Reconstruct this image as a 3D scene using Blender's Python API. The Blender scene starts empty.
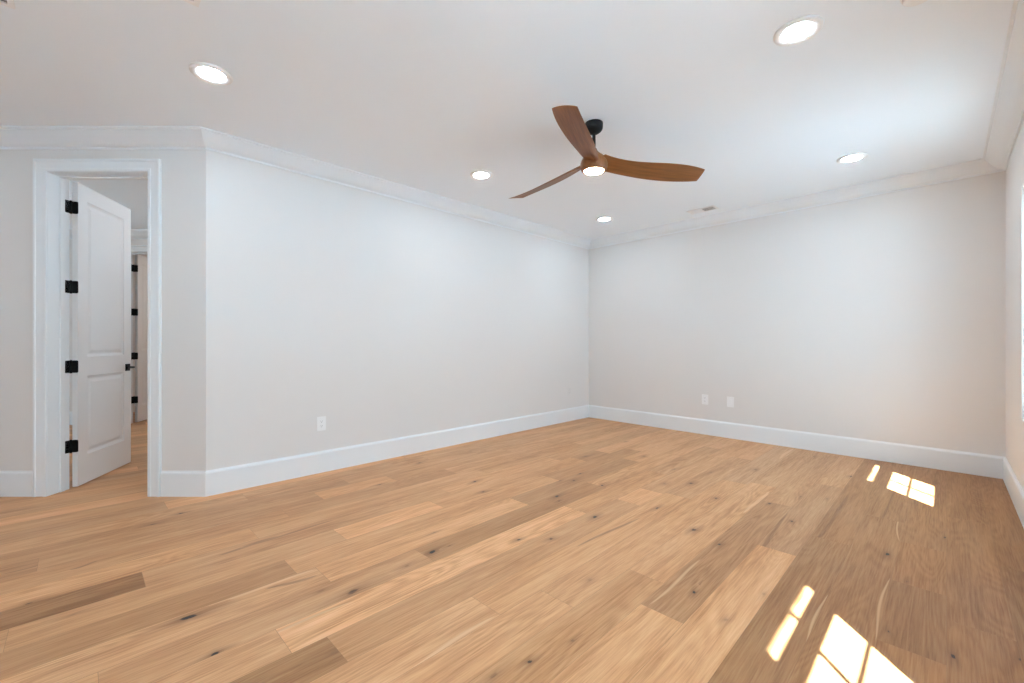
import bpy, bmesh, math, random
from mathutils import Vector, Matrix

sc = bpy.context.scene
COL = sc.collection
S2 = math.sqrt(2)
PI = math.pi

# ------------------------------------------------------------------ camera
CAM_H = 1.17
cd = bpy.data.cameras.new('camera')
cam = bpy.data.objects.new('camera', cd)
COL.objects.link(cam)
cam.location = (0, 0, CAM_H)
cam.rotation_euler = (PI / 2, 0, PI / 4)
cd.sensor_width = 36
cd.sensor_fit = 'HORIZONTAL'
cd.lens = 36 * 434 / 1024
cd.shift_y = (343 - 341.5) / 1024
cd.clip_start = 0.02
sc.camera = cam

# ------------------------------------------------------------------ light, sky, exposure
sc.view_settings.view_transform = 'Standard'
sc.view_settings.look = 'None'
sc.view_settings.gamma = 1
sc.view_settings.exposure = 0.31
sc.view_settings.use_curve_mapping = False
sc.cycles.use_denoising = True
sc.cycles.max_bounces = 16
sc.cycles.diffuse_bounces = 12
sc.cycles.transparent_max_bounces = 16
sc.cycles.sample_clamp_indirect = 8

SKY = 11.0
SUN = 95.0
CAN = 95.0
world = bpy.data.worlds.new('sky')
sc.world = world
world.use_nodes = True
bg = world.node_tree.nodes['Background']
bg.inputs['Color'].default_value = (0.545, 0.835, 1.045, 1)
bg.inputs['Strength'].default_value = SKY

sd = bpy.data.lights.new('sun', 'SUN')
sd.energy = SUN
sd.angle = math.radians(0.6)
sd.color = (0.785, 0.97, 1.045)
sun = bpy.data.objects.new('sun', sd)
COL.objects.link(sun)
sun.rotation_euler = Vector((-1, 1.08, -1.6)).to_track_quat('-Z', 'Y').to_euler()

WIN_Z0, WIN_Z1 = 0.65, 2.22
RW = 0.362                        # inner face of the window wall
WINS = [(3.66, 4.505), (0.735, 1.585), (-2.15, -1.30)]   # openings along the window wall; the third is unseen, added for light


def portal(y0, y1):
    d = bpy.data.lights.new('window_daylight', 'AREA')
    d.shape = 'RECTANGLE'
    d.size = WIN_Z1 - WIN_Z0
    d.size_y = y1 - y0
    d.cycles.is_portal = True
    o = bpy.data.objects.new('window_daylight', d)
    COL.objects.link(o)
    o.location = (RW + 0.16, (y0 + y1) / 2, (WIN_Z0 + WIN_Z1) / 2)
    o.rotation_euler = (0, PI / 2, 0)


for w in WINS:
    portal(*w)

# ------------------------------------------------------------------ room measures
H = 2.757                         # ceiling
CRD, CRP = 0.107, 0.14            # crown drop and projection
BBH, BBT = 0.193, 0.016           # baseboard
T = 0.155                         # wall thickness
DF = 3.318                         # door wall distance (in the turned frame)


def RF(r, f):                     # door-wall frame -> room frame
    return ((r - f) / S2, (r + f) / S2)


A = RF(-2.339, DF)                # outside corner door wall / long wall
CC = (-4.000, 5.715)              # far corner
RC = (RW, 5.635)                  # right far corner
NR = (RW, -2.9)                   # behind the camera
DL = RF(-5.75, DF)                # far left end of the door wall
NL = (DL[0], -2.9)

# ------------------------------------------------------------------ materials


def mat(name):
    m = bpy.data.materials.new(name)
    m.use_nodes = True
    nt = m.node_tree
    return m, nt, nt.nodes['Principled BSDF']


def node(nt, t, **kw):
    n = nt.nodes.new(t)
    for k, v in kw.items():
        setattr(n, k, v)
    return n


def paint(name, col, rough=0.5, bump=0.02, scale=180, spec=0.35):
    m, nt, p = mat(name)
    tc = node(nt, 'ShaderNodeTexCoord')
    nz = node(nt, 'ShaderNodeTexNoise')
    nz.inputs['Scale'].default_value = scale
    nz.inputs['Detail'].default_value = 3
    nt.links.new(tc.outputs['Object'], nz.inputs['Vector'])
    b = node(nt, 'ShaderNodeBump')
    b.inputs['Strength'].default_value = bump
    b.inputs['Distance'].default_value = 0.002
    nt.links.new(nz.outputs['Fac'], b.inputs['Height'])
    nt.links.new(b.outputs['Normal'], p.inputs['Normal'])
    p.inputs['Base Color'].default_value = (*col, 1)
    p.inputs['Roughness'].default_value = rough
    p.inputs['Specular IOR Level'].default_value = spec
    return m


M_WALL = paint('wall_paint', (0.752, 0.735, 0.718), 0.75, 0.03)
M_CEIL = paint('ceiling_paint', (0.865, 0.92, 0.965), 0.9, 0.02)
M_TRIM = paint('trim_paint', (0.815, 0.845, 0.865), 0.4, 0.01, 60)
M_DOOR = paint('door_paint', (0.82, 0.82, 0.815), 0.4, 0.01, 60)
M_PLATE = paint('white_plastic', (0.86, 0.86, 0.86), 0.35, 0.0)
M_SLOT = paint('dark_slot', (0.05, 0.05, 0.05), 0.6, 0.0)
M_SLOTV = paint('vent_duct', (0.16, 0.14, 0.12), 0.7, 0.0)
M_BLACK = paint('black_metal', (0.004, 0.004, 0.004), 0.5, 0.02, 300, 0.2)
M_BLACKF = paint('matte_black_metal', (0.006, 0.006, 0.006), 0.5, 0.01, 300, 0.2)
M_GROUND = paint('bounce_ground', (0.76, 0.87, 0.96), 0.9, 0.3, 20)  # unseen ground, kept pale to bounce sunlight up to the ceiling
M_DIMGROUND = paint('dim_ground', (0.24, 0.25, 0.26), 0.9, 0.5, 40)  # invented darker ground that cuts the ceiling glow near the windows
M_SOFFIT = paint('soffit_paint', (0.8, 0.8, 0.8), 0.7, 0.0)


def emis(name, col, s):
    m, nt, p = mat(name)
    p.inputs['Base Color'].default_value = (0.9, 0.9, 0.9, 1)
    p.inputs['Emission Color'].default_value = (*col, 1)
    p.inputs['Emission Strength'].default_value = s
    return m


M_CAN = emis('lamp_lens', (0.85, 0.96, 1.06), CAN)
M_ROOMFILL = emis('bedroom_fill_diffuser', (1.0, 0.93, 0.88), 50.0)  # unseen added lamp that lights the second door
M_HALLFILL = emis('hallway_fill_diffuser', (0.90, 0.96, 1.05), 20.0)  # unseen added lamps that fill the hallway
M_FANL = emis('fan_lamp_lens', (1.0, 0.93, 0.82), CAN * 0.6)

# window glass: sees through, with a fresnel reflection
M_GLASS, nt, p = mat('window_glass')
nt.nodes.remove(p)
tr = node(nt, 'ShaderNodeBsdfTransparent')
gl = node(nt, 'ShaderNodeBsdfGlossy')
gl.inputs['Roughness'].default_value = 0.02
lw = node(nt, 'ShaderNodeLayerWeight')
lw.inputs['Blend'].default_value = 0.5
fp = node(nt, 'ShaderNodeMath', operation='POWER')
fp.inputs[1].default_value = 5
nt.links.new(lw.outputs['Facing'], fp.inputs[0])
fr = node(nt, 'ShaderNodeMath', operation='MULTIPLY_ADD')
fr.inputs[1].default_value = 0.8
fr.inputs[2].default_value = 0.03
nt.links.new(fp.outputs[0], fr.inputs[0])
mx = node(nt, 'ShaderNodeMixShader')
nt.links.new(fr.outputs[0], mx.inputs[0])
nt.links.new(tr.outputs[0], mx.inputs[1])
nt.links.new(gl.outputs[0], mx.inputs[2])
nt.links.new(mx.outputs[0], nt.nodes['Material Output'].inputs['Surface'])


def mathn(nt, op, a, b=None, c=None):
    n = node(nt, 'ShaderNodeMath', operation=op)
    for i, v in enumerate((a, b, c)):
        if v is None:
            continue
        if isinstance(v, (int, float)):
            n.inputs[i].default_value = v
        else:
            nt.links.new(v, n.inputs[i])
    return n.outputs[0]


def mixc(nt, fac, a, b, blend='MIX'):
    n = node(nt, 'ShaderNodeMix', data_type='RGBA', blend_type=blend)
    for sock, v in ((n.inputs[0], fac), (n.inputs[6], a), (n.inputs[7], b)):
        if isinstance(v, (int, float)):
            sock.default_value = v
        elif isinstance(v, tuple):
            sock.default_value = (*v, 1)
        else:
            nt.links.new(v, sock)
    return n.outputs[2]


def stretched_noise(nt, px, py, pz, sx, sy, detail=3, rough=0.5, dist=0.0):
    cb = node(nt, 'ShaderNodeCombineXYZ')
    nt.links.new(mathn(nt, 'MULTIPLY', px, sx), cb.inputs[0])
    nt.links.new(mathn(nt, 'MULTIPLY', py, sy), cb.inputs[1])
    nt.links.new(pz, cb.inputs[2])
    n = node(nt, 'ShaderNodeTexNoise')
    n.inputs['Scale'].default_value = 1
    n.inputs['Detail'].default_value = detail
    n.inputs['Roughness'].default_value = rough
    n.inputs['Distortion'].default_value = dist
    nt.links.new(cb.outputs[0], n.inputs['Vector'])
    return n.outputs['Fac']


def oak_floor():
    m, nt, p = mat('oak_planks')
    tc = node(nt, 'ShaderNodeTexCoord')
    sp = node(nt, 'ShaderNodeSeparateXYZ')
    nt.links.new(tc.outputs['Object'], sp.inputs[0])
    at = node(nt, 'ShaderNodeAttribute', attribute_name='plank')
    sa = node(nt, 'ShaderNodeSeparateColor')
    nt.links.new(at.outputs['Color'], sa.inputs[0])
    mk = node(nt, 'ShaderNodeAttribute', attribute_name='mark')
    sm = node(nt, 'ShaderNodeSeparateColor')
    nt.links.new(mk.outputs['Color'], sm.inputs[0])
    x, y = sp.outputs[0], sp.outputs[1]
    tone, warm, rnd = sa.outputs[0], sa.outputs[1], sa.outputs[2]
    rz = mathn(nt, 'MULTIPLY', rnd, 97.0)
    fine = stretched_noise(nt, x, y, rz, 150, 5.0, 4, 0.65, 0.2)
    mid = stretched_noise(nt, x, y, rz, 24, 1.1, 3, 0.55, 0.6)
    broad = stretched_noise(nt, x, y, rz, 7.5, 0.75, 2, 0.5)
    lev = stretched_noise(nt, x, y, mathn(nt, 'ADD', rz, 13.7), 6.0, 0.85, 1.2, 0.4, 0.5)
    ring = mathn(nt, 'SINE', mathn(nt, 'ADD', mathn(nt, 'MULTIPLY', lev, 95.0), mathn(nt, 'MULTIPLY', fine, 3.0)))
    ring = mathn(nt, 'MULTIPLY_ADD', ring, 0.5, 0.5)
    ringamt = stretched_noise(nt, x, y, mathn(nt, 'ADD', rz, 41.0), 3.0, 0.6, 1)
    ringamt = mathn(nt, 'MULTIPLY', mathn(nt, 'MAXIMUM', mathn(nt, 'SUBTRACT', ringamt, 0.36), 0), 2.4)
    wr = mathn(nt, 'MINIMUM', mathn(nt, 'MAXIMUM', mathn(nt, 'MULTIPLY', mathn(nt, 'SUBTRACT', warm, 0.78), 5.0), 0), 0.62)
    ringamt = mathn(nt, 'MAXIMUM', ringamt, wr)
    # value 0..1 : light to dark wood
    v = mathn(nt, 'MULTIPLY_ADD', mathn(nt, 'SUBTRACT', fine, 0.5), 1.25, 0.50)
    v = mathn(nt, 'MULTIPLY_ADD', mathn(nt, 'SUBTRACT', mid, 0.5), 0.75, v)
    v = mathn(nt, 'MULTIPLY_ADD', mathn(nt, 'SUBTRACT', broad, 0.5), 0.7, v)
    v = mathn(nt, 'MULTIPLY_ADD', mathn(nt, 'MULTIPLY', ring, ringamt), 0.28, v)
    cr = node(nt, 'ShaderNodeValToRGB')
    e = cr.color_ramp.elements
    e[0].position, e[0].color = 0.05, (0.735, 0.440, 0.240, 1)
    e[1].position, e[1].color = 0.95, (0.410, 0.186, 0.074, 1)
    k = cr.color_ramp.elements.new(0.5)
    k.color = (0.610, 0.322, 0.155, 1)
    nt.links.new(v, cr.inputs[0])
    col = cr.outputs[0]
    # per-plank tone (0.5 = as is) and warmth
    tv = mathn(nt, 'MULTIPLY', tone, 2.0)
    cbt = node(nt, 'ShaderNodeCombineColor')
    nt.links.new(tv, cbt.inputs[0])
    g = mathn(nt, 'MULTIPLY', tv, mathn(nt, 'MULTIPLY_ADD', warm, -0.20, 1.09))
    b = mathn(nt, 'MULTIPLY', tv, mathn(nt, 'MULTIPLY_ADD', warm, -0.52, 1.22))
    nt.links.new(g, cbt.inputs[1])
    nt.links.new(b, cbt.inputs[2])
    col = mixc(nt, 1.0, col, cbt.outputs[0], 'MULTIPLY')
    # sapwood streaks and knots (marks with a shape of their own)
    sap = mathn(nt, 'MULTIPLY', sm.outputs[1], mathn(nt, 'MULTIPLY_ADD', fine, 0.6, 0.35))
    sap = mathn(nt, 'MULTIPLY', sap, 0.75)
    col = mixc(nt, sap, col, (0.86, 0.60, 0.37))
    kb = mathn(nt, 'MULTIPLY', sm.outputs[0], mathn(nt, 'MULTIPLY_ADD', fine, 1.1, 0.45))
    kb = mathn(nt, 'MINIMUM', kb, 1.0)
    col = mixc(nt, mathn(nt, 'MINIMUM', mathn(nt, 'MULTIPLY', kb, 1.3), 1.0), col, (0.20, 0.085, 0.034))
    kc = mathn(nt, 'SMOOTH_MIN', mathn(nt, 'MAXIMUM', mathn(nt, 'MULTIPLY', mathn(nt, 'SUBTRACT', kb, 0.55), 3.5), 0), 1.0, 0.1)
    kc = mathn(nt, 'MULTIPLY', kc, sm.outputs[2])
    col = mixc(nt, kc, col, (0.018, 0.012, 0.008))
    nt.links.new(col, p.inputs['Base Color'])
    r = mathn(nt, 'MULTIPLY_ADD', fine, 0.16, 0.36)
    nt.links.new(r, p.inputs['Roughness'])
    p.inputs['Specular IOR Level'].default_value = 0.4
    bp = node(nt, 'ShaderNodeBump')
    bp.inputs['Strength'].default_value = 0.12
    bp.inputs['Distance'].default_value = 0.001
    nt.links.new(v, bp.inputs['Height'])
    nt.links.new(bp.outputs['Normal'], p.inputs['Normal'])
    return m


def walnut():
    m, nt, p = mat('walnut_blade_wood')
    tc = node(nt, 'ShaderNodeTexCoord')
    sp = node(nt, 'ShaderNodeSeparateXYZ')
    nt.links.new(tc.outputs['Object'], sp.inputs[0])
    # local frame: blades run mostly along x
    fine = stretched_noise(nt, sp.outputs[1], sp.outputs[0], sp.outputs[2], 190, 7, 4, 0.6)
    mid = stretched_noise(nt, sp.outputs[1], sp.outputs[0], sp.outputs[2], 40, 2.2, 2, 0.5, 0.4)
    v = mathn(nt, 'MULTIPLY_ADD', mathn(nt, 'SUBTRACT', fine, 0.5), 0.9, 0.5)
    v = mathn(nt, 'MULTIPLY_ADD', mathn(nt, 'SUBTRACT', mid, 0.5), 0.9, v)
    cr = node(nt, 'ShaderNodeValToRGB')
    e = cr.color_ramp.elements
    e[0].position, e[0].color = 0.1, (0.110, 0.037, 0.011, 1)
    e[1].position, e[1].color = 0.9, (0.275, 0.108, 0.034, 1)
    nt.links.new(v, cr.inputs[0])
    nt.links.new(cr.outputs[0], p.inputs['Base Color'])
    p.inputs['Roughness'].default_value = 0.42
    p.inputs['Specular IOR Level'].default_value = 0.25
    return m


M_FLOOR = oak_floor()
M_FAN = walnut()

# ------------------------------------------------------------------ mesh helpers


def link(name, bm, m, parent=None, smooth=False):
    me = bpy.data.meshes.new(name)
    bmesh.ops.recalc_face_normals(bm, faces=bm.faces)
    bm.to_mesh(me)
    bm.free()
    for mm in (m if isinstance(m, (list, tuple)) else [m]):
        me.materials.append(mm)
    if smooth:
        for pl in me.polygons:
            pl.use_smooth = True
    o = bpy.data.objects.new(name, me)
    COL.objects.link(o)
    if parent:
        o.parent = parent
    return o


def shade_auto(o, deg=35):
    me = o.data
    me.polygons.foreach_set('use_smooth', [True] * len(me.polygons))
    bm = bmesh.new()
    bm.from_mesh(me)
    lim = math.radians(deg)
    for e in bm.edges:
        e.smooth = len(e.link_faces) == 2 and e.calc_face_angle(0) < lim
    bm.to_mesh(me)
    bm.free()


def struct(o, label=None):
    o['kind'] = 'structure'
    if label:
        o['label'] = label
    return o


def empty(name, loc=(0, 0, 0), rz=0.0):
    o = bpy.data.objects.new(name, None)
    COL.objects.link(o)
    o.location = loc
    o.rotation_euler = (0, 0, rz)
    o.empty_display_size = 0.1
    return o


def tag(o, label, cat, group=None):
    o['label'] = label
    o['category'] = cat
    if group:
        o['group'] = group
    return o


def box(bm, a, b, mtx=None, bevel=0.0, seg=2):
    x0, y0, z0 = (min(a[i], b[i]) for i in range(3))
    x1, y1, z1 = (max(a[i], b[i]) for i in range(3))
    r = bmesh.ops.create_cube(bm, size=1.0)
    vs = r['verts']
    for v in vs:
        v.co = Vector(((x0 + x1) / 2 + v.co.x * (x1 - x0), (y0 + y1) / 2 + v.co.y * (y1 - y0), (z0 + z1) / 2 + v.co.z * (z1 - z0)))
    if bevel:
        es = list({e for v in vs for e in v.link_edges})
        rb = bmesh.ops.bevel(bm, geom=es, offset=bevel, segments=seg, affect='EDGES', profile=0.5)
        vs = list({v for f in rb['faces'] for v in f.verts} | {v for v in vs if v.is_valid})
    if mtx:
        for v in vs:
            v.co = mtx @ v.co
    return vs


def lathe(bm, prof, n=40, ctr=(0, 0, 0), cap=True):
    rings = []
    for r, z in prof:
        if r < 1e-5:
            rings.append([bm.verts.new((ctr[0], ctr[1], ctr[2] + z))])
        else:
            rings.append([bm.verts.new((ctr[0] + r * math.cos(2 * PI * i / n), ctr[1] + r * math.sin(2 * PI * i / n), ctr[2] + z)) for i in range(n)])
    for a, b in zip(rings, rings[1:]):
        for i in range(n):
            j = (i + 1) % n
            if len(a) == 1 and len(b) == 1:
                continue
            if len(a) == 1:
                bm.faces.new((a[0], b[i], b[j]))
            elif len(b) == 1:
                bm.faces.new((a[i], a[j], b[0]))
            else:
                bm.faces.new((a[i], a[j], b[j], b[i]))
    if cap:
        for r in (rings[0], rings[-1]):
            if len(r) > 2:
                bm.faces.new(r)


def frame_mtx(p0, p1):
    """local x along p0->p1, y to the LEFT of travel, z up"""
    d = Vector((p1[0] - p0[0], p1[1] - p0[1], 0)).normalized()
    n = Vector((-d.y, d.x, 0))
    m = Matrix((d, n, Vector((0, 0, 1)))).transposed().to_4x4()
    m.translation = Vector((p0[0], p0[1], 0))
    return m


def wall(name, p0, p1, openings=(), t=T, ext0=0.0, ext1=0.0, z1=None, m=None, thick_left=False):
    """room on the LEFT when walking p0->p1; thickness goes to the right"""
    mtx = frame_mtx(p0, p1)
    L = (Vector(p1) - Vector(p0)).length
    z1 = H if z1 is None else z1
    bm = bmesh.new()
    s = -ext0
    sg = 1 if thick_left else -1
    for (a, b, za, zb) in sorted(openings):
        box(bm, (s, 0, 0), (a, sg * t, z1), mtx)
        if za > 0:
            box(bm, (a, 0, 0), (b, sg * t, za), mtx)
        if zb < z1:
            box(bm, (a, 0, zb), (b, sg * t, z1), mtx)
        s = b
    box(bm, (s, 0, 0), (L + ext1, sg * t, z1), mtx)
    bmesh.ops.remove_doubles(bm, verts=bm.verts, dist=1e-5)
    return struct(link(name, bm, m or M_WALL))


def sweep(name, path, prof, m, parent=None, smooth=False):
    """sweep a profile (offset into room on the LEFT of travel, z) along an open path with mitred corners"""
    pts = [Vector((p[0], p[1])) for p in path]
    bm = bmesh.new()
    rings = []
    n = len(pts)
    for i, p in enumerate(pts):
        ds = []
        if i > 0:
            ds.append((pts[i] - pts[i - 1]).normalized())
        if i < n - 1:
            ds.append((pts[i + 1] - pts[i]).normalized())
        ns = [Vector((-d.y, d.x)) for d in ds]
        if len(ns) == 2:
            b = (ns[0] + ns[1]).normalized()
            off = b / b.dot(ns[0])
        else:
            off = ns[0]
        rings.append([bm.verts.new((p.x + off.x * o, p.y + off.y * o, z)) for o, z in prof])
    k = len(prof)
    for a, b in zip(rings, rings[1:]):
        for j in range(k):
            bm.faces.new((a[j], a[(j + 1) % k], b[(j + 1) % k], b[j]))
    bm.faces.new(rings[0])
    bm.faces.new(rings[-1])
    o = link(name, bm, m, parent)
    return o


BASE_PROF = [(0, 0), (BBT, 0), (BBT, BBH - 0.022), (BBT - 0.003, BBH - 0.012), (BBT - 0.009, BBH - 0.006), (BBT - 0.010, BBH), (0, BBH)]


def crown_prof():
    # from the wall up and out to the ceiling: small bead, long cove, top bead
    zt = H
    p = [(0, zt), (0, zt - CRD), (0.012, zt - CRD), (0.014, zt - CRD + 0.010), (0.020, zt - CRD + 0.015)]
    for i in range(1, 9):
        a = i / 9
        # gentle cove
        x = 0.020 + (CRP - 0.040) * a
        z = zt - CRD + 0.015 + (CRD - 0.035) * (a - 0.22 * math.sin(PI * a))
        p.append((x, z))
    p += [(CRP - 0.018, zt - 0.020), (CRP - 0.014, zt - 0.010), (CRP, zt - 0.010), (CRP, zt)]
    return p


CROWN = crown_prof()

# ------------------------------------------------------------------ floor
PW, PX0 = 0.194, 0.002
ROWS = {   # seams along each row of planks and the tone of the plank that ends there: (end, tone, warmth)
    -3: [(3.9, .30, 1.02), (9, .31, 0.92)],
    -2: [(3.42, .30, 0.97), (9, .31, 1.02)],
    -1: [(0.9, .34, 0.92), (2.60, .32, 1.02), (4.15, .33, 0.97), (9, .31, 1.02)],
    0: [(2.23, .35, 0.97), (2.84, .305, 0.97), (3.43, .345, 1.02), (9, .33, 0.92)],
    1: [(1.05, .34, 0.92), (3.80, .335, 0.92), (9, .335, 0.87)],
    2: [(0.75, .33, 0.92), (3.15, .325, 0.87), (5.1, .335, 0.87), (9, .34, 0.82)],
    3: [(1.0, .49, .6), (2.79, .51, .6), (4.35, .43, .5), (9, .46, .5)],
    4: [(1.785, .51, .6), (3.6, .42, .6), (9, .45, .5)],
    5: [(2.015, .46, .7), (4.0, .50, .5), (9, .46, .45)],
    6: [(1.55, .52, .5), (3.91, .50, .55), (9, .47, .3)],
    7: [(1.285, .52, .45), (3.25, .50, .6), (4.75, .47, .45), (9, .5, .5)],
    8: [(0.70, .39, .78), (2.855, .465, .6), (3.21, .54, .5), (4.6, .48, .5), (9, .5, .5)],
    9: [(2.47, .57, .42), (3.7, .50, .6), (5.0, .47, .5), (9, .5, .5)],
    10: [(0.05, .50, .6), (1.35, .48, .5), (3.02, .42, .75), (4.4, .50, .5), (9, .5, .5)],
    11: [(0.875, .52, .35), (2.305, .54, .5), (3.9, .43, .6), (9, .5, .5)],
    12: [(-.35, .5, .5), (.785, .43, .7), (2.90, .51, .55), (4.3, .45, .65), (9, .5, .5)],
    13: [(-.2, .47, .5), (1.13, .49, .5), (1.84, .58, .45), (3.56, .50, .55), (3.98, .44, .65), (9, .52, .5)],
    14: [(.23, .385, .80), (2.05, .49, .5), (3.4, .52, .5), (9, .48, .5)],
    15: [(.765, .53, .55), (2.6, .50, .5), (4.1, .48, .6), (9, .5, .5)],
    16: [(-.4, .46, .6), (1.01, .49, .55), (2.4, .46, .6), (3.9, .50, .5), (9, .48, .5)],
    17: [(-.15, .44, .6), (1.30, .46, .55), (1.915, .54, .55), (3.3, .48, .6), (9, .5, .5)],
    18: [(-.3, .51, .5), (1.6, .45, .6), (3.0, .49, .55), (9, .48, .5)],
    19: [(-.6, .42, .6), (.9, .49, .5), (2.5, .5, .5), (9, .5, .5)],
}
KNOTS = [  # x, y on the floor frame pixels of the survey, radius m, darkness
    (180.8, 513.4, .016, 1), (152.7, 524.4, .016, .8), (28.3, 604, .018, .8), (188.4, 617.4, .030, 1), (73, 614.7, .010, .5),
    (215, 654, .017, 1), (352.7, 591.8, .036, .75), (321, 591, .020, .5), (216.5, 525, .012, .4), (317, 662.8, .016, .7),
    (301.8, 665.6, .014, .7), (334.8, 652, .022, .5), (432.5, 552, .026, 1), (518.8, 539.8, .013, 1), (551, 539, .016, .9),
    (557, 496.4, .022, 1), (594.8, 517, .022, 1), (559, 501, .012, .8), (434, 532.7, .012, .5), (407, 566, .018, .5),
    (529.8, 662, .014, .9), (493.5, 675.7, .020, .6), (572.5, 640.8, .013, .6), (589.8, 580, .018, .4), (449.5, 546, .010, .7),
    (657, 508.2, .016, 1), (694, 530, .022, .9), (719.4, 544.5, .012, 1), (694, 592.4, .013, 1), (716, 498.3, .017, .8),
    (769.5, 503.8, .014, 1), (791.7, 521.4, .013, 1), (726, 620, .015, .45), (763.7, 594, .014, .4), (887.5, 554.4, .020, 1),
    (945, 537.7, .012, .9), (953.3, 656.8, .016, .9), (888.6, 631.8, .008, .8), (907, 581.7, .012, .5), (1021, 660, .014, .8),
    (419.5, 463, .020, .8), (379.7, 485, .020, .9), (474.8, 481.7, .020, .9), (483, 492, .018, .8), (580, 473.8, .022, .8),
    (573.8, 480.7, .026, .7), (585.5, 456.5, .026, .7), (644, 456.5, .024, .6), (602, 485.8, .022, .8), (560, 480.7, .016, .6),
    (625.5, 441.6, .022, .5), (664.6, 484, .020, .5), (674.6, 469.4, .018, .6), (691, 483.5, .024, .8), (755.7, 469.8, .024, .6),
    (801, 497, .016, .6), (827, 499, .014, .6), (851, 476.6, .020, .8), (710.8, 472.7, .022, .5), (814, 456.5, .024, .5)]
STREAKS = [  # two survey pixels, half width m, sapwood (G) or dark grain (R)
    (648, 605, 703, 559, .011, 'G'), (400, 676, 496, 615, .016, 'G'), (222, 655, 354, 601, .012, 'G'), (744, 514, 769, 491, .022, 'G'),
    (779, 459, 793, 448.5, .022, 'G'), (200, 608, 318, 569, .018, 'G'), (873, 641, 889, 577, .007, 'G'), (899, 542, 898, 513, .006, 'G'),
    (802, 655, 827, 593, .007, 'G'), (217, 555.5, 280, 536, .020, 'R'), (240, 548, 335, 520, .012, 'R'), (69, 570, 99, 561, .014, 'R'),
    (0, 575, 69, 557, .010, 'R'), (265, 590, 318, 575, .018, 'R'), (740, 575, 790, 512, .014, 'R'), (905, 470, 870, 540, .012, 'R'),
    (800, 560, 850, 495, .016, 'R'), (575, 548, 640, 517, .014, 'R'), (690, 598, 705, 580, .010, 'R')]


def floor_pt(x, y):
    f = 434 * CAM_H / (y - 343)
    r = (x - 512) / 434 * f
    return RF(r, f)


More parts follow.
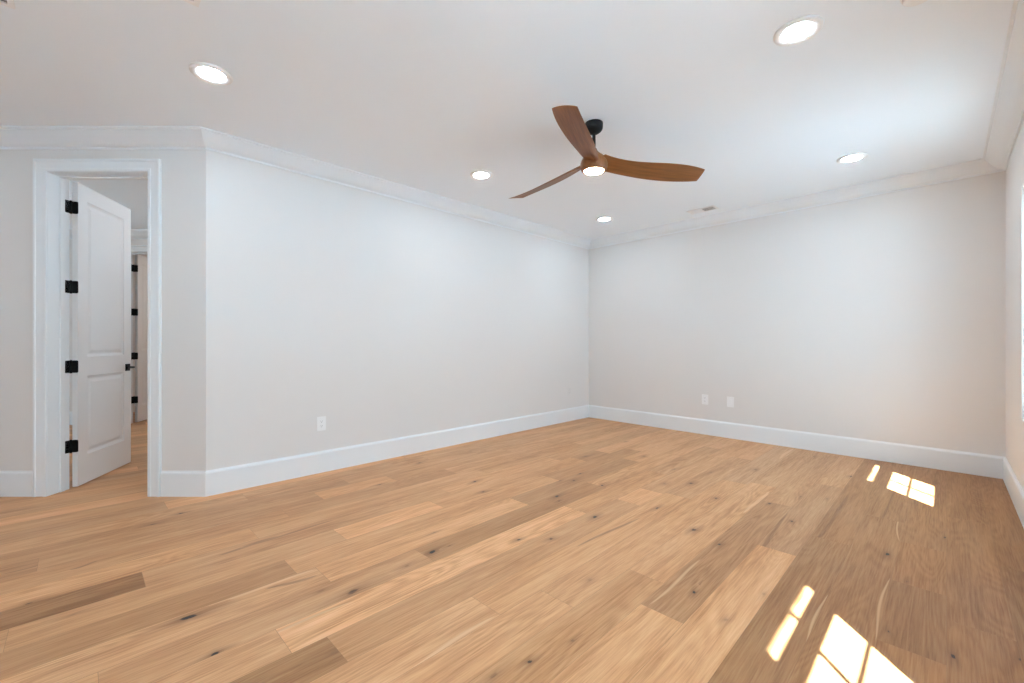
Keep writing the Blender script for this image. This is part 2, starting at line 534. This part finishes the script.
def build_floor():
    rng = random.Random(7)
    me = bpy.data.meshes.new('floor')
    verts, faces, pc, mc = [], [], [], []
    planks = []
    Y0, Y1 = -3.2, 6.0
    for k in range(-3, 56):
        xa, xb = PX0 - PW * k, PX0 - PW * (k + 1)
        segs = []
        y = Y0
        if k in ROWS:
            lst = list(ROWS[k])
            y = min(Y0, lst[0][0] - 1)
            first = lst[0][0]
            # fill before the first surveyed plank
            if first - 1.9 > Y0:
                segs.append((Y0, first - 1.9, rng.uniform(.42, .56), rng.uniform(.4, .6)))
                y = first - 1.9
            else:
                y = Y0
            for e, t, w in lst:
                segs.append((y, min(e, Y1), t, w))
                y = e
        else:
            y = Y0 - rng.uniform(0, 1.5)
            while y < Y1:
                e = y + rng.uniform(1.1, 2.1)
                segs.append((max(y, Y0), min(e, Y1), rng.uniform(.42, .55), rng.uniform(.4, .65)))
                y = e
        for (a, b, t, w) in segs:
            c = (.5 + (t - .5) * (1.6 if k > 2 else 1.12), w, rng.random(), 1)
            planks.append((xb, xa, a, b, c))
            g = 0.0006                       # eased seam: the plank faces sit a hair apart over a dark V
            i = len(verts)
            verts += [(xb + g, a + g, 0), (xa - g, a + g, 0), (xa - g, b - g, 0), (xb + g, b - g, 0)]
            faces.append((i, i + 1, i + 2, i + 3))
            pc += [c] * 4
            mc += [(0, 0, 0, 1)] * 4
    # sub-base seen in the seams
    i = len(verts)
    verts += [(.6, Y0, -.0015), (.6, Y1, -.0015), (-11, Y1, -.0015), (-11, Y0, -.0015)]
    faces.append((i, i + 1, i + 2, i + 3))
    pc += [(.26, .6, .3, 1)] * 4
    mc += [(0, 0, 0, 1)] * 4

    def plank_at(x, y):
        for pl in planks:
            if pl[0] <= x < pl[1] and pl[2] <= y < pl[3]:
                return pl
        return None
    for (px, py, r, dk) in KNOTS:
        x, y = floor_pt(px, py)
        pl = plank_at(x, y)
        if not pl:
            continue
        c = pl[4]
        n = 20
        ph = rng.uniform(0, 6)
        lobes = [1 + .18 * math.sin(2 * a * 2 * PI / n + ph) + rng.uniform(-.12, .12) for a in range(n)]
        rings = [(0.0, 1.0), (.45, .95), (.8, .55), (1.5, .30), (2.9, 0.0)]
        base = len(verts)
        zk = .0003 + .00002 * KNOTS.index((px, py, r, dk))
        verts.append((x, y, zk))
        pc.append(c)
        mc.append((dk, 0, dk, 1))
        for (q, val) in rings[1:]:
            for a in range(n):
                th = 2 * PI * a / n
                xx = min(max(x + q * r * .62 * lobes[a] * math.cos(th), pl[0] + .001), pl[1] - .001)
                yy = min(max(y + q * r * (1.15 + .5 * max(0, q - .7)) * lobes[a] * math.sin(th), pl[2] + .001), pl[3] - .001)
                verts.append((xx, yy, zk))
                pc.append(c)
                mc.append((val * dk, 0, dk, 1))
        for a in range(n):
            b = (a + 1) % n
            faces.append((base, base + 1 + a, base + 1 + b))
            for q in range(len(rings) - 2):
                o0, o1 = base + 1 + q * n, base + 1 + (q + 1) * n
                faces.append((o0 + a, o1 + a, o1 + b, o0 + b))
    for (xa, ya, xb, yb, hw, ch) in STREAKS:
        p, q = Vector(floor_pt(xa, ya)), Vector(floor_pt(xb, yb))
        mid = (p + q) / 2
        pl = plank_at(mid.x, mid.y)
        if not pl:
            continue
        c = pl[4]
        n = 14
        base = len(verts)
        wob = rng.uniform(0, 6)
        for s in range(n + 1):
            u = s / n
            ctr = p.lerp(q, u)
            ctr.x += .008 * math.sin(u * 5 + wob)
            w = hw * (math.sin(PI * min(max(u, .02), .98)) ** .6)
            for o, val in ((-1, 0), (-.35, .8), (.35, .8), (1, 0)):
                xx = min(max(ctr.x + o * w, pl[0] + .001), pl[1] - .001)
                yy = min(max(ctr.y, pl[2] + .001), pl[3] - .001)
                verts.append((xx, yy, .0001 + .000009 * STREAKS.index((xa, ya, xb, yb, hw, ch))))
                pc.append(c)
                ed = 0 if s in (0, n) else 1
                mc.append((val * .55 * ed, 0, 0, 1) if ch == 'R' else (0, val * ed, 0, 1))
        for s in range(n):
            for t in range(3):
                i = base + s * 4 + t
                faces.append((i, i + 1, i + 5, i + 4))
    me.from_pydata(verts, [], faces)
    me.update()
    for nm, dat in (('plank', pc), ('mark', mc)):
        a = me.attributes.new(nm, 'FLOAT_COLOR', 'POINT')
        a.data.foreach_set('color', [v for c in dat for v in c])
    # all faces up
    bm = bmesh.new()
    bm.from_mesh(me)
    for f in bm.faces:
        if f.normal.z < 0:
            f.normal_flip()
    bm.to_mesh(me)
    bm.free()
    me.materials.append(M_FLOOR)
    o = bpy.data.objects.new('floor', me)
    COL.objects.link(o)
    struct(o, 'wide oak plank floor with dark knots')


build_floor()

# ------------------------------------------------------------------ ceiling
bm = bmesh.new()
box(bm, (0.6, -3.2, H), (-11, 6.0, H + 0.12))
struct(link('ceiling', bm, M_CEIL), 'flat white ceiling')

# ------------------------------------------------------------------ walls
# walk the room with the room on the left: right wall upward, back wall, long wall downward, door wall, left, near
WH = [(a + 2.9, b + 2.9, WIN_Z0, WIN_Z1) for a, b in WINS]
wall('wall_right', NR, RC, WH, ext0=T, ext1=T)
wall('wall_back', RC, CC, ext0=0, ext1=T)
wall('wall_left', CC, A)
DOOR_R0, DOOR_R1, DOOR_Z = -3.552, -2.772, 2.480      # doorway in the door wall
s1 = -2.339 - DOOR_R1
s0 = -2.339 - DOOR_R0
wall('wall_door', A, DL, [(s1, s0, 0, DOOR_Z)], ext1=T)
wall('wall_far_left', DL, NL, ext1=T)
wall('wall_near', NL, NR, ext1=T)

# hallway behind the door wall and the room past it
HB = 6.20                                          # hallway far wall
D2_0, D2_1, D2_Z = -5.535, -4.785, 2.47
wall('wall_hall_back', RF(-2.62, HB), RF(-6.4, HB), [(-2.62 - D2_1, -2.62 - D2_0, 0, D2_Z)], t=.13)
wall('wall_hall_right', RF(-2.62, DF + T), RF(-2.62, 9.0), t=.1)
wall('wall_hall_left', RF(-6.4, 9.0), RF(-6.4, DF + T), t=.1)
wall('wall_bedroom_back', RF(-2.62, 9.0), RF(-6.4, 9.0), t=.1)

# baseboards
CAS = 0.096                                         # casing width
sweep('baseboard_long', [RF(DOOR_R1 + CAS + .002, DF), A, CC, RC, NR][::-1], BASE_PROF, M_TRIM)
struct(bpy.data.objects['baseboard_long'], 'tall white baseboard')
o = sweep('baseboard_door', [NL, DL, RF(DOOR_R0 - CAS - .002, DF)][::-1], BASE_PROF, M_TRIM)
struct(o)
o = sweep('baseboard_hall_right', [RF(-2.62, DF + T), RF(-2.62, HB), RF(D2_1 + CAS, HB)], BASE_PROF, M_TRIM)
struct(o)
o = sweep('baseboard_hall_left', [RF(D2_0 - CAS, HB), RF(-6.4, HB), RF(-6.4, DF + T)], BASE_PROF, M_TRIM)
struct(o)
# crown
o = sweep('trim_1', [NR, RC, CC, A, DL, NL], CROWN, M_TRIM)
struct(o, 'white crown moulding round the room')
o = sweep('trim_2', [RF(-2.62, DF + T), RF(-2.62, HB), RF(-6.4, HB), RF(-6.4, DF + T)], CROWN, M_TRIM)
struct(o)


def rf_mtx(r, f, rz=0.0):
    """local x = +R (right), y = +F (away), z up"""
    x, y = RF(r, f)
    return Matrix.Translation((x, y, 0)) @ Matrix.Rotation(PI / 4 + rz, 4, 'Z')


def casing(name, r0, r1, zt, f, parent=None, back=None):
    """flat casing with a backband edge on the wall face f (facing -F)"""
    bm = bmesh.new()
    m = rf_mtx(0, 0)

    def leg(pts_in, pts_out):
        pass
    t = 0.020
    rev = 0.004
    # U-shaped path swept with a profile in the wall plane (w outward from the opening, d toward the viewer)
    prof = [(0, 0), (0, .013), (.006, .016), (.022, .0165), (.026, .013), (CAS - .022, .0155), (CAS - .016, .021), (CAS - .004, .022), (CAS, .018), (CAS, 0)]
    a, b, z = r0 - rev + .008, r1 + rev - .008, zt + rev - .008
    path = [((a, 0), (-1, 0)), ((a, z), (-1, 1)), ((b, z), (1, 1)), ((b, 0), (1, 0))]
    rings = []
    for (px, pz), (ox, oz) in path:
        rings.append([bm.verts.new(m @ Vector((px + ox * w, f - d, pz + oz * w))) for w, d in prof])
    k = len(prof)
    for r_, q_ in zip(rings, rings[1:]):
        for j in range(k):
            bm.faces.new((r_[j], r_[(j + 1) % k], q_[(j + 1) % k], q_[j]))
    bm.faces.new(rings[0])
    bm.faces.new(rings[-1])
    return struct(link(name, bm, M_TRIM, parent))


def jambs(name, r0, r1, zt, f0, f1, stop_f):
    bm = bmesh.new()
    m = rf_mtx(0, 0)
    j = 0.006
    box(bm, (r0 - .014, f0, 0), (r0 + j, f1, zt), m)
    box(bm, (r1 - j, f0, 0), (r1 + .014, f1, zt), m)
    box(bm, (r0 - .014, f0, zt - j), (r1 + .014, f1, zt + .014), m)
    # stop strips
    s = .012
    box(bm, (r0 + j, stop_f - .034, 0), (r0 + j + s, stop_f, zt - j), m, .002, 1)
    box(bm, (r1 - j - s, stop_f - .034, 0), (r1 - j, stop_f, zt - j), m, .002, 1)
    box(bm, (r0 + j, stop_f - .034, zt - j - s), (r1 - j, stop_f, zt - j), m, .002, 1)
    return struct(link(name, bm, M_TRIM))


casing('trim_3', DOOR_R0, DOOR_R1, DOOR_Z, DF)
jambs('trim_4', DOOR_R0, DOOR_R1, DOOR_Z, DF - .004, DF + T + .004, DF + T - .040)
casing('trim_5', D2_0, D2_1, D2_Z, HB)
jambs('trim_6', D2_0, D2_1, D2_Z, HB - .004, HB + .134, HB + .13 - .040)

# ------------------------------------------------------------------ doors
DW, DH, DT = 0.754, 2.456, 0.035


def door_slab(bm):
    """two raised panels; local x from hinge edge, y = 0 room face .. DT, z up"""
    st, tr_, lr, br = 0.115, 0.125, 0.115, 0.235
    lock_z0, lock_z1 = 0.885, 1.045
    panels = [(st, DW - st, br, lock_z0), (st, DW - st, lock_z1, DH - tr_)]
    xs = [0, st, DW - st, DW]
    zs = [0, br, lock_z0, lock_z1, DH - tr_, DH]
    for face_y, sg in ((0, 1), (DT, -1)):
        g = {}
        for i, x in enumerate(xs):
            for k, z in enumerate(zs):
                g[i, k] = bm.verts.new((x, face_y, z))
        for i in range(3):
            for k in range(5):
                if i == 1 and k in (1, 3):
                    # panel: ogee sticking down, flat, raised field
                    loops = [[g[i, k], g[i + 1, k], g[i + 1, k + 1], g[i, k + 1]]]
                    x0, x1, z0, z1 = xs[1], xs[2], zs[k], zs[k + 1]
                    for ins, dep in ((.006, .005), (.012, .0065), (.019, .010), (.030, .010), (.052, .0045), (.056, .0040)):
                        loops.append([bm.verts.new((x0 + ins, face_y + sg * dep, z0 + ins)), bm.verts.new((x1 - ins, face_y + sg * dep, z0 + ins)),
                                      bm.verts.new((x1 - ins, face_y + sg * dep, z1 - ins)), bm.verts.new((x0 + ins, face_y + sg * dep, z1 - ins))])
                    for a, b in zip(loops, loops[1:]):
                        for q in range(4):
                            bm.faces.new((a[q], a[(q + 1) % 4], b[(q + 1) % 4], b[q]))
                    bm.faces.new(loops[-1])
                else:
                    bm.faces.new((g[i, k], g[i + 1, k], g[i + 1, k + 1], g[i, k + 1]))
    # edges of the slab
    box(bm, (0, 0.0001, 0), (0.0004, DT - .0001, DH))
    vs = []
    for (x0, x1) in ((0, 0), (DW, DW)):
        bm.faces.new([bm.verts.new(c) for c in ((x0, 0, 0), (x0, DT, 0), (x0, DT, DH), (x0, 0, DH))])
    for z in (0, DH):
        bm.faces.new([bm.verts.new(c) for c in ((0, 0, z), (DW, 0, z), (DW, DT, z), (0, DT, z))])
    bmesh.ops.remove_doubles(bm, verts=bm.verts, dist=1e-6)


def round_plate(bm, w, h, t, r=.012, mtx=None):
    """plate in the xz plane centred on 0, thickness along +y"""
    pts = []
    for cx, cz, a0 in ((w / 2 - r, h / 2 - r, 0), (-w / 2 + r, h / 2 - r, 90), (-w / 2 + r, -h / 2 + r, 180), (w / 2 - r, -h / 2 + r, 270)):
        for i in range(5):
            a = math.radians(a0 + i * 22.5)
            pts.append((cx + r * math.cos(a), cz + r * math.sin(a)))
    f0 = [bm.verts.new((x, 0, z)) for x, z in pts]
    f1 = [bm.verts.new((x, t, z)) for x, z in pts]
    n = len(pts)
    bm.faces.new(f0)
    bm.faces.new(f1)
    for i in range(n):
        bm.faces.new((f0[i], f0[(i + 1) % n], f1[(i + 1) % n], f1[i]))
    if mtx:
        for v in f0 + f1:
            v.co = mtx @ v.co


def make_door(name, pr, pf, ang, label, zs, with_lever):
    """hinge pin at (pr, pf) in the door-wall frame, opened by ang degrees away from the viewer"""
    x, y = RF(pr, pf)
    root = empty(name, (x, y, 0), PI / 4)
    struct(root, label)
    R = Matrix.Rotation(math.radians(ang), 4, 'Z')
    off = Matrix.Translation((.010, -DT - .004, 0.012))
    bm = bmesh.new()
    door_slab(bm)
    for v in bm.verts:
        v.co = R @ (off @ v.co)
    link('slab', bm, M_DOOR, root)
    for z in zs:
        bm = bmesh.new()
        # pin and knuckles
        lathe(bm, [(0, -.054), (.006, -.053), (.0085, -.050), (.0085, .050), (.006, .053), (0, .054)], 14, (0, 0, z))
        # door leaf lies on the slab's hinge edge (plane x = const of the closed slab)
        m1 = R @ off @ Matrix.Translation((-.0005, DT / 2 - .001, z - .012)) @ Matrix.Rotation(PI / 2, 4, 'Z')
        round_plate(bm, DT + .006, .100, .0022, .010, m1)
        # jamb leaf on the jamb face, facing +R, running back toward the viewer
        m2 = Matrix.Translation((-.0085, -.020, z)) @ Matrix.Rotation(PI / 2, 4, 'Z') @ Matrix.Scale(-1, 4, (0, 1, 0))
        round_plate(bm, .046, .100, .0025, .010, m2)
        h = link('hinge', bm, M_BLACK, root)
        h['label'] = 'square black hinge'
    if with_lever:
        for face in (0, 1):
            yb = 0 if face == 0 else DT
            sg = -1 if face == 0 else 1
            bm = bmesh.new()
            hx, hz = DW - .062, .925
            M = R @ off
            box(bm, (hx - .033, yb, hz - .033), (hx + .033, yb + sg * .009, hz + .033), M, .002, 1)
            # neck
            r_ = bmesh.ops.create_cone(bm, cap_ends=True, segments=16, radius1=.011, radius2=.010, depth=.046)
            mm = M @ Matrix.Translation((hx, yb + sg * .030, hz)) @ Matrix.Rotation(PI / 2, 4, 'X')
            for v in r_['verts']:
                v.co = mm @ v.co
            # lever arm towards the hinge side
            box(bm, (hx + .012, yb + sg * .046, hz - .009), (hx - .115, yb + sg * .058, hz + .009), M, .003, 2)
            h = link('handle', bm, M_BLACK, root)
            h['label'] = 'black lever handle on a square rose'
        bm = bmesh.new()
        M = R @ off
        box(bm, (DW, DT / 2 - .012, .925 - .03), (DW + .0015, DT / 2 + .012, .925 + .03), M, .0005, 1)
        box(bm, (DW, DT / 2 - .006, .925 - .009), (DW + .012, DT / 2 + .006, .925 + .009), M, .002, 1)
        link('latch', bm, M_BLACK, root)
    return root


HZ = (.34, .98, 1.62, 2.26)
make_door('door_1', DOOR_R0 + .006 + .006, DF + T + .010, 106, 'white two-panel door standing open behind the doorway on the left', HZ, True)
make_door('door_2', D2_0 + .006 + .012, HB + .13 + .006, 105, 'white two-panel door standing open at the far end of the hallway', HZ, False)

# ------------------------------------------------------------------ windows


def make_window(idx, y0, y1):
    root = empty('window_%d' % idx, (0, 0, 0))
    struct(root, 'white double-hung window with a grid in each sash')
    Yl, Yh = y0 + .075, y1 - .070
    bm = bmesh.new()
    # outer frame
    X0, X1 = .395, .512
    box(bm, (X0, y0, WIN_Z0), (X1, y0 + .04, WIN_Z1))
    box(bm, (X0, y1 - .04, WIN_Z0), (X1, y1, WIN_Z1))
    box(bm, (X0, y0 + .04, WIN_Z1 - .04), (X1, y1 - .04, WIN_Z1))
    box(bm, (X0, y0 + .04, WIN_Z0), (X1, y1 - .04, WIN_Z0 + .045))
    link('frame', bm, M_TRIM, root)

    def sash(nm, xa, xb, za, zb, ga, gb):
        b = bmesh.new()
        box(b, (xa, y0 + .04, za), (xb, Yl, zb))
        box(b, (xa, Yh, za), (xb, y1 - .04, zb))
        box(b, (xa, Yl, za), (xb, Yh, ga))
        box(b, (xa, Yl, gb), (xb, Yh, zb))
        s = link(nm, b, M_TRIM, root)
        xm = (xa + xb) / 2
        g = bmesh.new()
        box(g, (xm - .002, Yl - .004, ga - .004), (xm + .002, Yh + .004, gb + .004))
        link('pane', g, M_GLASS, s)
        g = bmesh.new()
        ym, zm = (Yl + Yh) / 2 + .01, (ga + gb) / 2 - .03
        box(g, (xm - .007, ym - .012, ga), (xm - .0022, ym + .012, gb))
        box(g, (xm - .007, Yl, zm - .012), (xm - .0022, ym - .012, zm + .012))
        box(g, (xm - .007, ym + .012, zm - .012), (xm - .0022, Yh, zm + .012))
        link('muntin', g, M_TRIM, s)
        return s
    sash('lower_sash', .400, .440, WIN_Z0 + .045, 1.350, .744, 1.318)
    sash('upper_sash', .450, .490, 1.320, WIN_Z1 - .04, 1.402, 2.12)
    return root


for i, (a, b) in enumerate(WINS):
    make_window(i + 1, a, b)  # the last window is unseen and only lets in extra daylight

# outside: eave over the windows, pale bounce ground, added dark strip by the wall
bm = bmesh.new()
box(bm, (RW + T, -4.5, 2.385), (1.02, 7.5, 2.60))
struct(link('roof_eave', bm, M_SOFFIT))
bm = bmesh.new()
box(bm, (RW + T + 2.3, -25, -.25), (40, 30, -.1))
struct(link('outdoor_ground', bm, M_GROUND))
bm = bmesh.new()
box(bm, (RW + T, -25, -.27), (RW + T + 2.3, 30, -.12))  # unseen dark strip added to weaken light thrown up beside the wall
struct(link('dim_ground_strip', bm, M_DIMGROUND))

# ------------------------------------------------------------------ recessed lights
CANS = [(-3.06, .556, 'lit round recessed ceiling light nearest the doorway on the left'),
        (-.533, 2.588, 'largest lit round recessed ceiling light, to the right of the fan'),
        (-3.10, 2.69, 'lit round recessed ceiling light left of the fan by the long wall'),
        (-.57, 4.69, 'lit round recessed ceiling light near the right end of the back wall'),
        (-3.09, 4.76, 'smallest lit round recessed ceiling light, near the far corner below the fan')]


def make_can():
    root = empty('recessed_light')
    bm = bmesh.new()
    lathe(bm, [(.071, -.0020), (.074, -.0030), (.083, -.0062), (.096, -.0068), (.106, -.0030), (.107, 0), (.107, .004), (.071, .004)], 48, cap=False)
    bm.verts.ensure_lookup_table()
    bmesh.ops.bridge_loops(bm, edges=[e for e in bm.edges if len(e.link_faces) == 1])
    r_ = link('trim_ring', bm, M_PLATE, root, True)
    bm = bmesh.new()
    lathe(bm, [(0, -.0022), (.05, -.0020), (.0708, -.0014), (.0708, .003), (0, .003)], 48)
    link('lens', bm, M_CAN, root, True)
    return root


for i, (r, f) in enumerate(((-3.0, 4.5), (-3.0, 5.6), (-4.6, 7.4))):      # unseen lights added to brighten the hallway and the room past it
    root = empty('hallway_fill_light', (*RF(r, f), H - .002))
    tag(root, ('unseen round ceiling light added for fill in the hallway near the first door', 'unseen round ceiling light added for fill deep in the hallway',
               'unseen round ceiling light added for fill in the room past the hallway')[i], 'ceiling light', 'added hallway fill lights')
    bm = bmesh.new()
    lathe(bm, [(.165, 0), (.165, -.02), (.155, -.026), (.145, -.026), (.145, -.01), (.14, 0)], 40)
    link('rim', bm, M_PLATE, root, True)
    bm = bmesh.new()
    lathe(bm, [(.145, -.024), (.12, -.045), (.07, -.06), (0, -.066)], 40)
    link('diffuser', bm, M_HALLFILL if i < 2 else M_ROOMFILL, root, True)


def copy_tree(o, parent=None):
    c = o.copy()
    COL.objects.link(c)
    if parent:
        c.parent = parent
    for ch in list(o.children):
        copy_tree(ch, c)
    return c


CANS += [(-.533, .556, 'unseen sixth recessed ceiling light of the grid, added above the photographer'),
         (-3.06, -1.55, 'unseen round recessed ceiling light added for fill behind the photographer on the left'),
         (-5.3, -1.9, 'unseen round recessed ceiling light added for fill far to the left of the doorway')]  # lights out of view: one completes the grid, two added for fill
can0 = make_can()
for i, (x, y, lab) in enumerate(CANS):
    o = can0 if i == 0 else copy_tree(can0)
    o.location = (x, y, H - .004)
    tag(o, lab, 'ceiling light', 'recessed ceiling lights')

# ------------------------------------------------------------------ ceiling fan
HUB = RF(.592, 3.138)
fan = empty('ceiling_fan', (HUB[0], HUB[1], 0))
tag(fan, 'three-blade brown wooden ceiling fan with a round lit lamp and black mount', 'ceiling fan')
E1 = [0.6052, -0.6866, 0.5332, -0.0778, -0.5485, 0.8249, -0.4172, 2.5307, 0.8106]
E2 = [0.2188, -0.4691, 0.6541, 0.0407, 0.1194, 0.013, -0.1247, 2.4441, 0.783]


def edge(P, t):
    u = .09 + (P[8] - .09) * t
    v = ((P[0] * u + P[1]) * u + P[2]) * u + P[3]
    z = ((P[4] * u + P[5]) * u + P[6]) * u + P[7]
    return Vector((u, v, z))


def blade_mesh(swing):
    bm = bmesh.new()
    NU, NV = 44, 10
    rot = Matrix.Rotation(-math.radians(21), 3, 'Z')     # so that the blade lies along local x
    rows = []
    for i in range(NU + 1):
        t = i / NU
        a, b = edge(E1, t), edge(E2, t)
        fl = .005 * max(0, 1 - t / .3) ** 2
        wdir = Vector((b.x - a.x, b.y - a.y, 0)).normalized()
        a -= wdir * fl
        b += wdir * fl
        # narrow neck that dives into the hub
        row = []
        for j in range(NV + 1):
            s = j / NV
            p = a.lerp(b, s)
            tip = 0.007 * math.sin(PI * s) * max(0, (t - .9) / .1)
            d = Vector((p.x, p.y, 0)).normalized()
            p += d * tip
            camb = .010 * math.sin(PI * s)
            edge_f = (max(0, 1 - abs(2 * s - 1) ** 3.0)) ** .5
            th = (.019 - .011 * min(1, t * 1.6)) * edge_f + .0012
            if t > .985:
                th *= .55
            p.z += camb * .5
            row.append((rot @ p, th))
        rows.append(row)
    # root extension into the hub
    a, b = rows[0][0][0], rows[0][-1][0]
    root = []
    for j in range(NV + 1):
        s = j / NV
        p, th = rows[0][j]
        q = Vector((p.x * .45, p.y * .6, p.z * .4 + 2.462 * .6))
        root.append((q, th * 1.3 + .004))
    rows.insert(0, root)
    top = [[bm.verts.new(p + Vector((0, 0, th / 2))) for p, th in r] for r in rows]
    bot = [[bm.verts.new(p - Vector((0, 0, th / 2))) for p, th in r] for r in rows]
    n = len(rows)
    for i in range(n - 1):
        for j in range(NV):
            bm.faces.new((top[i][j], top[i + 1][j], top[i + 1][j + 1], top[i][j + 1]))
            bm.faces.new((bot[i][j], bot[i][j + 1], bot[i + 1][j + 1], bot[i + 1][j]))
        for j in (0, NV):
            bm.faces.new((top[i][j], bot[i][j], bot[i + 1][j], top[i + 1][j]))
    for i in (0, n - 1):
        for j in range(NV):
            bm.faces.new((top[i][j], top[i][j + 1], bot[i][j + 1], bot[i][j]))
    return bm


for k in range(3):
    o = link('blade', blade_mesh(0), M_FAN, fan)
    shade_auto(o, 50)
    o.rotation_euler = (0, 0, PI / 4 - 0.18998 + math.radians(21) + k * 2 * PI / 3)
    bx, by = RF(-.016, -.025)
    o.location = (bx, by, 0)
bm = bmesh.new()
lathe(bm, [(.070, 2.413), (.075, 2.409), (.084, 2.413), (.092, 2.424), (.097, 2.440), (.098, 2.460), (.094, 2.480), (.084, 2.499),
           (.068, 2.517), (.050, 2.532), (.036, 2.545), (.027, 2.556), (.022, 2.566)], 56)
o = link('hub', bm, M_FAN, fan)
shade_auto(o, 40)
bm = bmesh.new()
lathe(bm, [(0, 2.4035), (.042, 2.4045), (.064, 2.408), (.0695, 2.413), (.0695, 2.425), (0, 2.425)], 48)
o = link('lamp_lens', bm, M_FANL, fan, True)
o['label'] = 'round glowing lamp'
bm = bmesh.new()
lathe(bm, [(.0125, 2.55), (.0125, 2.70)], 24)
lathe(bm, [(.0135, 2.552), (.020, 2.556), (.020, 2.572), (.0135, 2.580)], 24)
o = link('downrod', bm, M_BLACKF, fan)
shade_auto(o, 40)
bm = bmesh.new()
lathe(bm, [(.064, H), (.065, H - .006), (.064, H - .036), (.061, H - .046), (.052, H - .058), (.038, H - .068), (.026, H - .076), (.019, H - .080), (.0135, H - .081)], 48)
o = link('canopy', bm, M_BLACKF, fan)
shade_auto(o, 30)
o['label'] = 'black dome canopy'

# ------------------------------------------------------------------ wall plates
def wall_empty(name, x, y, z, nx, ny):
    """local y points out of the wall, x along it"""
    o = empty(name, (x, y, z), math.atan2(ny, nx) - PI / 2)
    return o


def make_outlet(root, rocker=False, M_PLATE=M_PLATE):
    bm = bmesh.new()
    round_plate(bm, .080, .127, .004, .006)
    pl = link('plate', bm, M_PLATE, root)
    mod = pl.modifiers.new('bevel', 'BEVEL')
    mod.width, mod.segments, mod.limit_method = .0018, 2, 'ANGLE'
    if not rocker:
        for dz in (.021, -.021):
            bm = bmesh.new()
            round_plate(bm, .034, .029, .0022, .0135, Matrix.Translation((0, .0042, dz)))
            r = link('receptacle', bm, M_PLATE, root)
            bm = bmesh.new()
            box(bm, (-.0075, .0064, dz - .001), (-.0055, .0068, dz + .008))
            box(bm, (.0055, .0064, dz - .001), (.0075, .0068, dz + .007))
            round_plate(bm, .0052, .0052, .0004, .0024, Matrix.Translation((0, .0064, dz - .008)))
            link('slot', bm, M_SLOT, r)
    else:
        bm = bmesh.new()
        round_plate(bm, .034, .068, .003, .004, Matrix.Translation((0, .0042, 0)))
        r = link('insert', bm, M_PLATE, root)
    for dz in ((0,) if not rocker else (.045, -.045)):
        bm = bmesh.new()
        round_plate(bm, .006, .006, .001, .0028, Matrix.Translation((0, .0042, dz)))
        link('screw', bm, M_PLATE, root)


o = wall_empty('outlet', -4.000, 1.558, .440, 1, 0)
tag(o, 'white duplex outlet low on the long left wall', 'outlet', 'wall outlets')
make_outlet(o)
nb = (-.01846, -1)
o = wall_empty('outlet', -2.184, 5.682, .446, *nb)
tag(o, 'white duplex outlet low on the back wall, the left of two plates', 'outlet', 'wall outlets')
make_outlet(o)
o = wall_empty('wall_plate', -1.875, 5.6763, .444, *nb)
tag(o, 'white wall plate low on the back wall, right of the outlet beside it', 'wall plate')
make_outlet(o, True)
o = wall_empty('outlet', -4.000, 5.222, .451, 1, 0)
tag(o, 'faint white outlet at the far end of the long wall by the corner', 'outlet', 'wall outlets')
make_outlet(o, False, M_WALL)

# ------------------------------------------------------------------ ceiling registers and detector
def make_register(L, W):
    """local x = long side, z = 0 at the ceiling, hangs below"""
    root = empty('ceiling_vent')
    bm = bmesh.new()
    b = .022
    for (x0, x1, y0, y1) in ((-L / 2, L / 2, -W / 2, -W / 2 + b), (-L / 2, L / 2, W / 2 - b, W / 2), (-L / 2, -L / 2 + b, -W / 2 + b, W / 2 - b), (L / 2 - b, L / 2, -W / 2 + b, W / 2 - b), (-.006, .006, -W / 2 + b, W / 2 - b)):
        box(bm, (x0, y0, -.007), (x1, y1, 0))
    link('frame', bm, M_PLATE, root)
    bm = bmesh.new()
    box(bm, (-L / 2 + b, -W / 2 + b, -.001), (L / 2 - b, W / 2 - b, 0))
    link('duct', bm, M_SLOTV, root)
    for half, sg in ((-1, -1), (1, 1)):
        x0, x1 = (-L / 2 + b, -.006) if half < 0 else (.006, L / 2 - b)
        n = 6
        for i in range(n):
            bm = bmesh.new()
            yc = -W / 2 + b + (W - 2 * b) * (i + .5) / n
            m = Matrix.Translation((0, yc, -.0045)) @ Matrix.Rotation(sg * math.radians(28), 4, 'X')
            box(bm, (x0, -.0085, -.0005), (x1, .0085, .0005), m)
            link('louver', bm, M_PLATE, root)
    return root


v = make_register(.32, .16)
v.location = (-2.05, 5.26, H)
v.rotation_euler = (0, 0, math.radians(-1))
tag(v, 'white ceiling air vent close to the back wall', 'ceiling vent', 'ceiling air vents')
v = make_register(.32, .16)
v.rotation_euler = (0, 0, -PI / 2)
v.location = (-2.489 + .08, .401 - .16, H)
tag(v, 'white ceiling air vent cut by the top edge of the photo, left of centre', 'ceiling vent', 'ceiling air vents')
v = make_register(.32, .16)
v.rotation_euler = (0, 0, -PI / 2)
v.location = (-3.12 + .08, -.21 - .16, H)
tag(v, 'white ceiling air vent in the top left corner of the photo', 'ceiling vent', 'ceiling air vents')

det = empty('smoke_detector', (-.085, 2.685, H))
tag(det, 'round white smoke detector at the top edge, right of the largest ceiling light', 'smoke detector')
bm = bmesh.new()
lathe(bm, [(.066, 0), (.066, -.008), (.062, -.010), (0, -.010)], 40)
link('base', bm, M_PLATE, det, False)
bm = bmesh.new()
lathe(bm, [(.058, -.010), (.058, -.024), (.052, -.030), (.030, -.034), (0, -.034)], 40)
link('cover', bm, M_PLATE, det, True)
